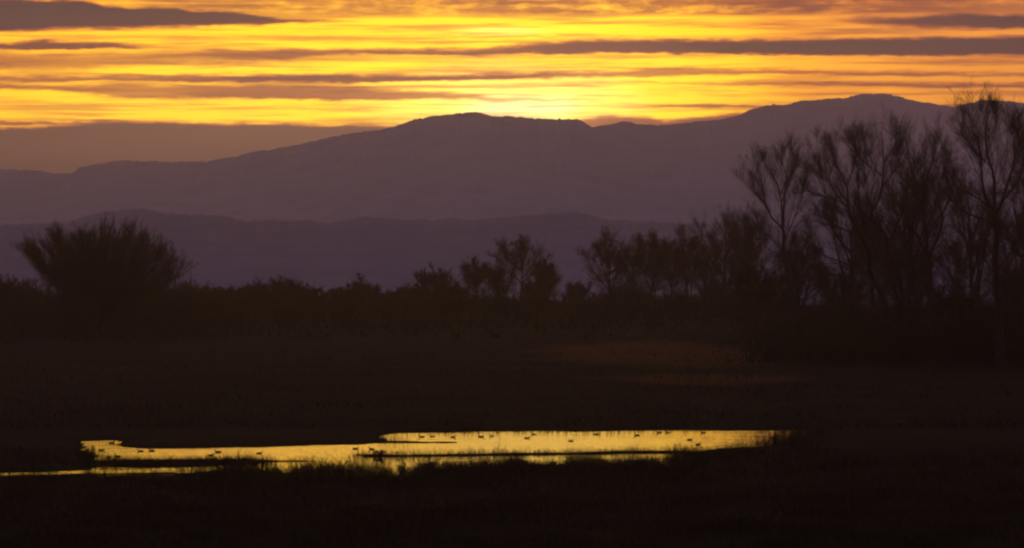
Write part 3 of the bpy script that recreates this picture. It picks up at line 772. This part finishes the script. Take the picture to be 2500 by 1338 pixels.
# ------------------------------------------------------------------ individual weeds and shore shrubs
def weed(label, px, py, hpx, wpx, seed, n=16, name='weed_clump', cat='weed', group=None):
    g = np.random.default_rng(seed); d = gd(py); x = gx(px, d)
    z = min(float(zground(np.array([x]), np.array([d]))[0]), .05) - .05
    h = hpx / F * d; w = wpx / F * d
    root = empty(name, (x, d, z)); tag(root, label, cat, group)
    P = 6; s = np.linspace(0, 1, P); st = np.zeros((n, P, 3))
    hh = h * (.6 + .42 * g.random(n)); e = g.normal(size=(n, 2)) * w * .28; b0 = g.normal(size=(n, 2)) * w * .10
    st[..., 0] = b0[:, :1] + e[:, :1] * s ** 1.4; st[..., 1] = b0[:, 1:] + e[:, 1:] * s ** 1.4; st[..., 2] = hh[:, None] * s
    b = Bag(); v, f = tubes(st, np.linspace(.013, .006, P)[None] * np.ones((n, 1)), 4); b.add(v, f); b.obj('stem', M_brush, root)
    b = Bag()
    c1, l1 = grow(st, 7, hh * .3, 40, .4, g, P=4, tmin=.25); v, f = tubes(c1, np.linspace(.007, .004, 4)[None] * np.ones((len(c1), 1)), 3); b.add(v, f)
    c2, l2 = grow(c1, 5, l1 * .45, 42, .3, g, P=3, tmin=.3); v, f = tubes(c2, np.linspace(.006, .004, 3)[None] * np.ones((len(c2), 1)), 3); b.add(v, f)
    tip = c2[:, -1]                                                   # seed heads
    sd = np.stack([tip, tip + np.array([0, 0, .05])], 1); v, f = tubes(sd, np.array([[.016, .006]]) * np.ones((len(sd), 1)), 4); b.add(v, f)
    b.obj('seed_heads', M_reed, root)
for a in [
    ('tall ragged weed clump, the leftmost of the group jutting into the lower water', 745, 1150, 44, 70, 101, 22),
    ('low dark weed tuft standing in open water left of the ragged clump', 722, 1121, 12, 34, 102, 14),
    ('spreading weed clump behind the near shore, second from the ragged clump', 802, 1140, 34, 62, 103, 18),
    ('thin leaning weeds between the spreading clump and the pointed tuft', 862, 1146, 34, 60, 104, 12),
    ('pointed dark tuft at the left end of the central mud bar', 927, 1116, 20, 30, 105, 20),
    ('stiff upright weed clump dividing two bright patches of lower water', 984, 1158, 46, 30, 106, 22),
    ('rounded weed clump right of the brightest patch of lower water', 1052, 1150, 44, 40, 107, 20),
    ('low weed clump near the right end of the lower water', 1450, 1130, 26, 60, 108, 16),
    ('bushy weed clump against the water near its right end', 1893, 1092, 34, 40, 109, 24),
    ('outermost weed clump where the water ends on the right', 1945, 1088, 34, 50, 110, 24),
    ('weed clump at the corner where the left bank meets the water', 214, 1142, 50, 40, 111, 26),
]: weed(*a)

# ------------------------------------------------------------------ ducks
def duck_mesh(neck, droop, g):
    """one lofted body: tail - back - breast - neck - head, side axis y"""
    c = [(-.30, .10), (-.25, .09), (-.18, .075), (-.06, .055), (.07, .055), (.15, .085), (.185, .085 + .5 * neck), (.20 + droop * .4, .09 + .85 * neck), (.225 + droop, .10 + neck), (.265 + droop, .105 + neck), (.292 + droop, .097 + neck)]
    ry = [.006, .045, .085, .115, .105, .07, .038, .032, .038, .034, .010]
    rz = [.005, .028, .065, .090, .085, .068, .045, .036, .042, .034, .009]
    c = np.array(c); P = len(c)
    t = np.gradient(c, axis=0); t /= np.linalg.norm(t, axis=1, keepdims=True)
    S = 10; ph = np.arange(S) / S * 2 * np.pi
    V = np.zeros((P, S, 3))
    for k in range(P):
        nrm = np.array([-t[k, 1], t[k, 0]])
        V[k, :, 0] = c[k, 0] + nrm[0] * rz[k] * np.sin(ph); V[k, :, 2] = c[k, 1] + nrm[1] * rz[k] * np.sin(ph); V[k, :, 1] = ry[k] * np.cos(ph)
    i = np.arange(P * S).reshape(P, S)
    f = np.stack([i[:-1], np.roll(i[:-1], -1, 1), np.roll(i[1:], -1, 1), i[1:]], -1).reshape(-1, 4)
    hx, hz = .292 + droop, .097 + neck
    bill = np.array([(hx - .01, -.012, hz - .012), (hx - .01, .012, hz - .012), (hx - .01, .012, hz + .012), (hx - .01, -.012, hz + .012),
                     (hx + .055, -.014, hz - .022), (hx + .055, .014, hz - .022), (hx + .055, .014, hz - .014), (hx + .055, -.014, hz - .014)])
    bf = np.array([(0, 1, 5, 4), (1, 2, 6, 5), (2, 3, 7, 6), (3, 0, 4, 7), (4, 5, 6, 7), (3, 2, 1, 0)])
    return V.reshape(-1, 3), f, bill, bf
DUCKS = [
    (273, 1082, 1, .12, 'dark duck in the small upper pocket of water at the far left'),
    (248, 1100, 1, .05, 'duck resting low near the left bank, below the upper pocket of water'),
    (287, 1115, -1, .14, 'duck with raised head facing left, nearest the left mud bar'),
    (266, 1117, 1, .06, 'small duck close behind the raised-head duck by the left mud bar'),
    (343, 1102, -1, .07, 'left one of the two ducks hugging the dark bank edge'),
    (370, 1101, -1, .07, 'right one of the two ducks hugging the dark bank edge'),
    (515, 1112, 1, .09, 'lower of two small ducks in the narrow left arm of the water'),
    (532, 1104, -1, .07, 'upper of two small ducks in the narrow left arm of the water'),
    (633, 1107, 1, .08, 'single duck midway along the narrow left arm of the water'),
    (868, 1096, 1, .04, 'flat low duck left of the upright-necked duck near the pointed tuft'),
    (907, 1097, -1, .13, 'duck with upright neck just left of the pointed tuft'),
    (1029, 1067, -1, .08, 'first duck from the left in the upper water tongue'),
    (1056, 1066, -1, .06, 'second duck from the left in the upper water tongue'),
    (1106, 1068, 1, .10, 'third duck from the left in the upper water tongue, facing right'),
    (1175, 1067, 1, .05, 'left duck of the close pair in the middle of the upper water'),
    (1201, 1065, -1, .12, 'right duck of the close pair in the middle of the upper water, head left'),
    (1303, 1061, -1, .14, 'large clear duck with raised head in the brightest part of the water'),
    (1287, 1070, 1, .05, 'smaller duck just below and left of the large clear duck'),
    (1394, 1077, 1, .07, 'lone duck in the middle of the brightest water'),
    (1457, 1061, 1, .05, 'lone low duck near the far shore, right of the brightest water'),
    (1555, 1063, -1, .12, 'duck with raised head facing left, alone left of the far-shore pair'),
    (1609, 1057, -1, .12, 'left duck of the pair against the far shore'),
    (1630, 1057, -1, .08, 'right duck of the pair against the far shore'),
    (1717, 1057, -1, .13, 'rightmost duck against the far shore'),
    (1684, 1074, 1, .04, 'upper of two low ducks towards the reedy right end'),
    (1704, 1086, 1, .04, 'lower of two low ducks towards the reedy right end, nearest the near bank'),
]
gdk = np.random.default_rng(91)
for px, py, dr, neck, lab in DUCKS:
    d = gd(py); x = gx(px, d)
    root = empty('duck', (x, d, -.035)); tag(root, lab, 'duck', 'ducks swimming on the pond')
    yaw = (0 if dr > 0 else math.pi) + gdk.normal() * .3
    root.rotation_euler = (0, 0, yaw)
    sc = .84 + .16 * gdk.random(); root.scale = (sc, sc, sc)
    v, f, bv, bf = duck_mesh(neck + .03, gdk.uniform(-.01, .02), gdk)
    mesh_obj('body', v, f, M_duck, root, smooth=True)
    mesh_obj('bill', bv, bf, M_bill, root)

# ------------------------------------------------------------------ sun, camera, render settings
sd = bpy.data.lights.new('sun', 'SUN'); sd.energy = .05; sd.angle = R(.5); sd.color = (1.0, .50, .24)
so = bpy.data.objects.new('sun', sd); col.objects.link(so)
so.rotation_euler = (R(90 - SUN_EL), 0, R(180 - SUN_AZ))      # shines from +Y, just above the horizon, behind the ridge
so.location = (0, 0, 300)
cam = bpy.data.cameras.new('camera'); co = bpy.data.objects.new('camera', cam); col.objects.link(co)
cam.sensor_width = 36; cam.lens = 36 * F / W; cam.shift_y = -(HP / 2 - YH) / W
cam.clip_start = 1; cam.clip_end = 30000
co.location = (0, 0, H); co.rotation_euler = (R(90), 0, 0)
scene.camera = co
vs = scene.view_settings
scene.display_settings.display_device = 'sRGB'
vs.view_transform = 'Standard'; vs.look = 'None'; vs.exposure = 0; vs.gamma = 1; vs.use_curve_mapping = False
cy = scene.cycles
scene.render.engine = 'CYCLES'
cy.filter_width = 2.4
cy.use_denoising = True; cy.denoising_prefilter = 'ACCURATE'
cy.max_bounces = 6; cy.diffuse_bounces = 2; cy.glossy_bounces = 2; cy.volume_bounces = 1; cy.transparent_max_bounces = 4
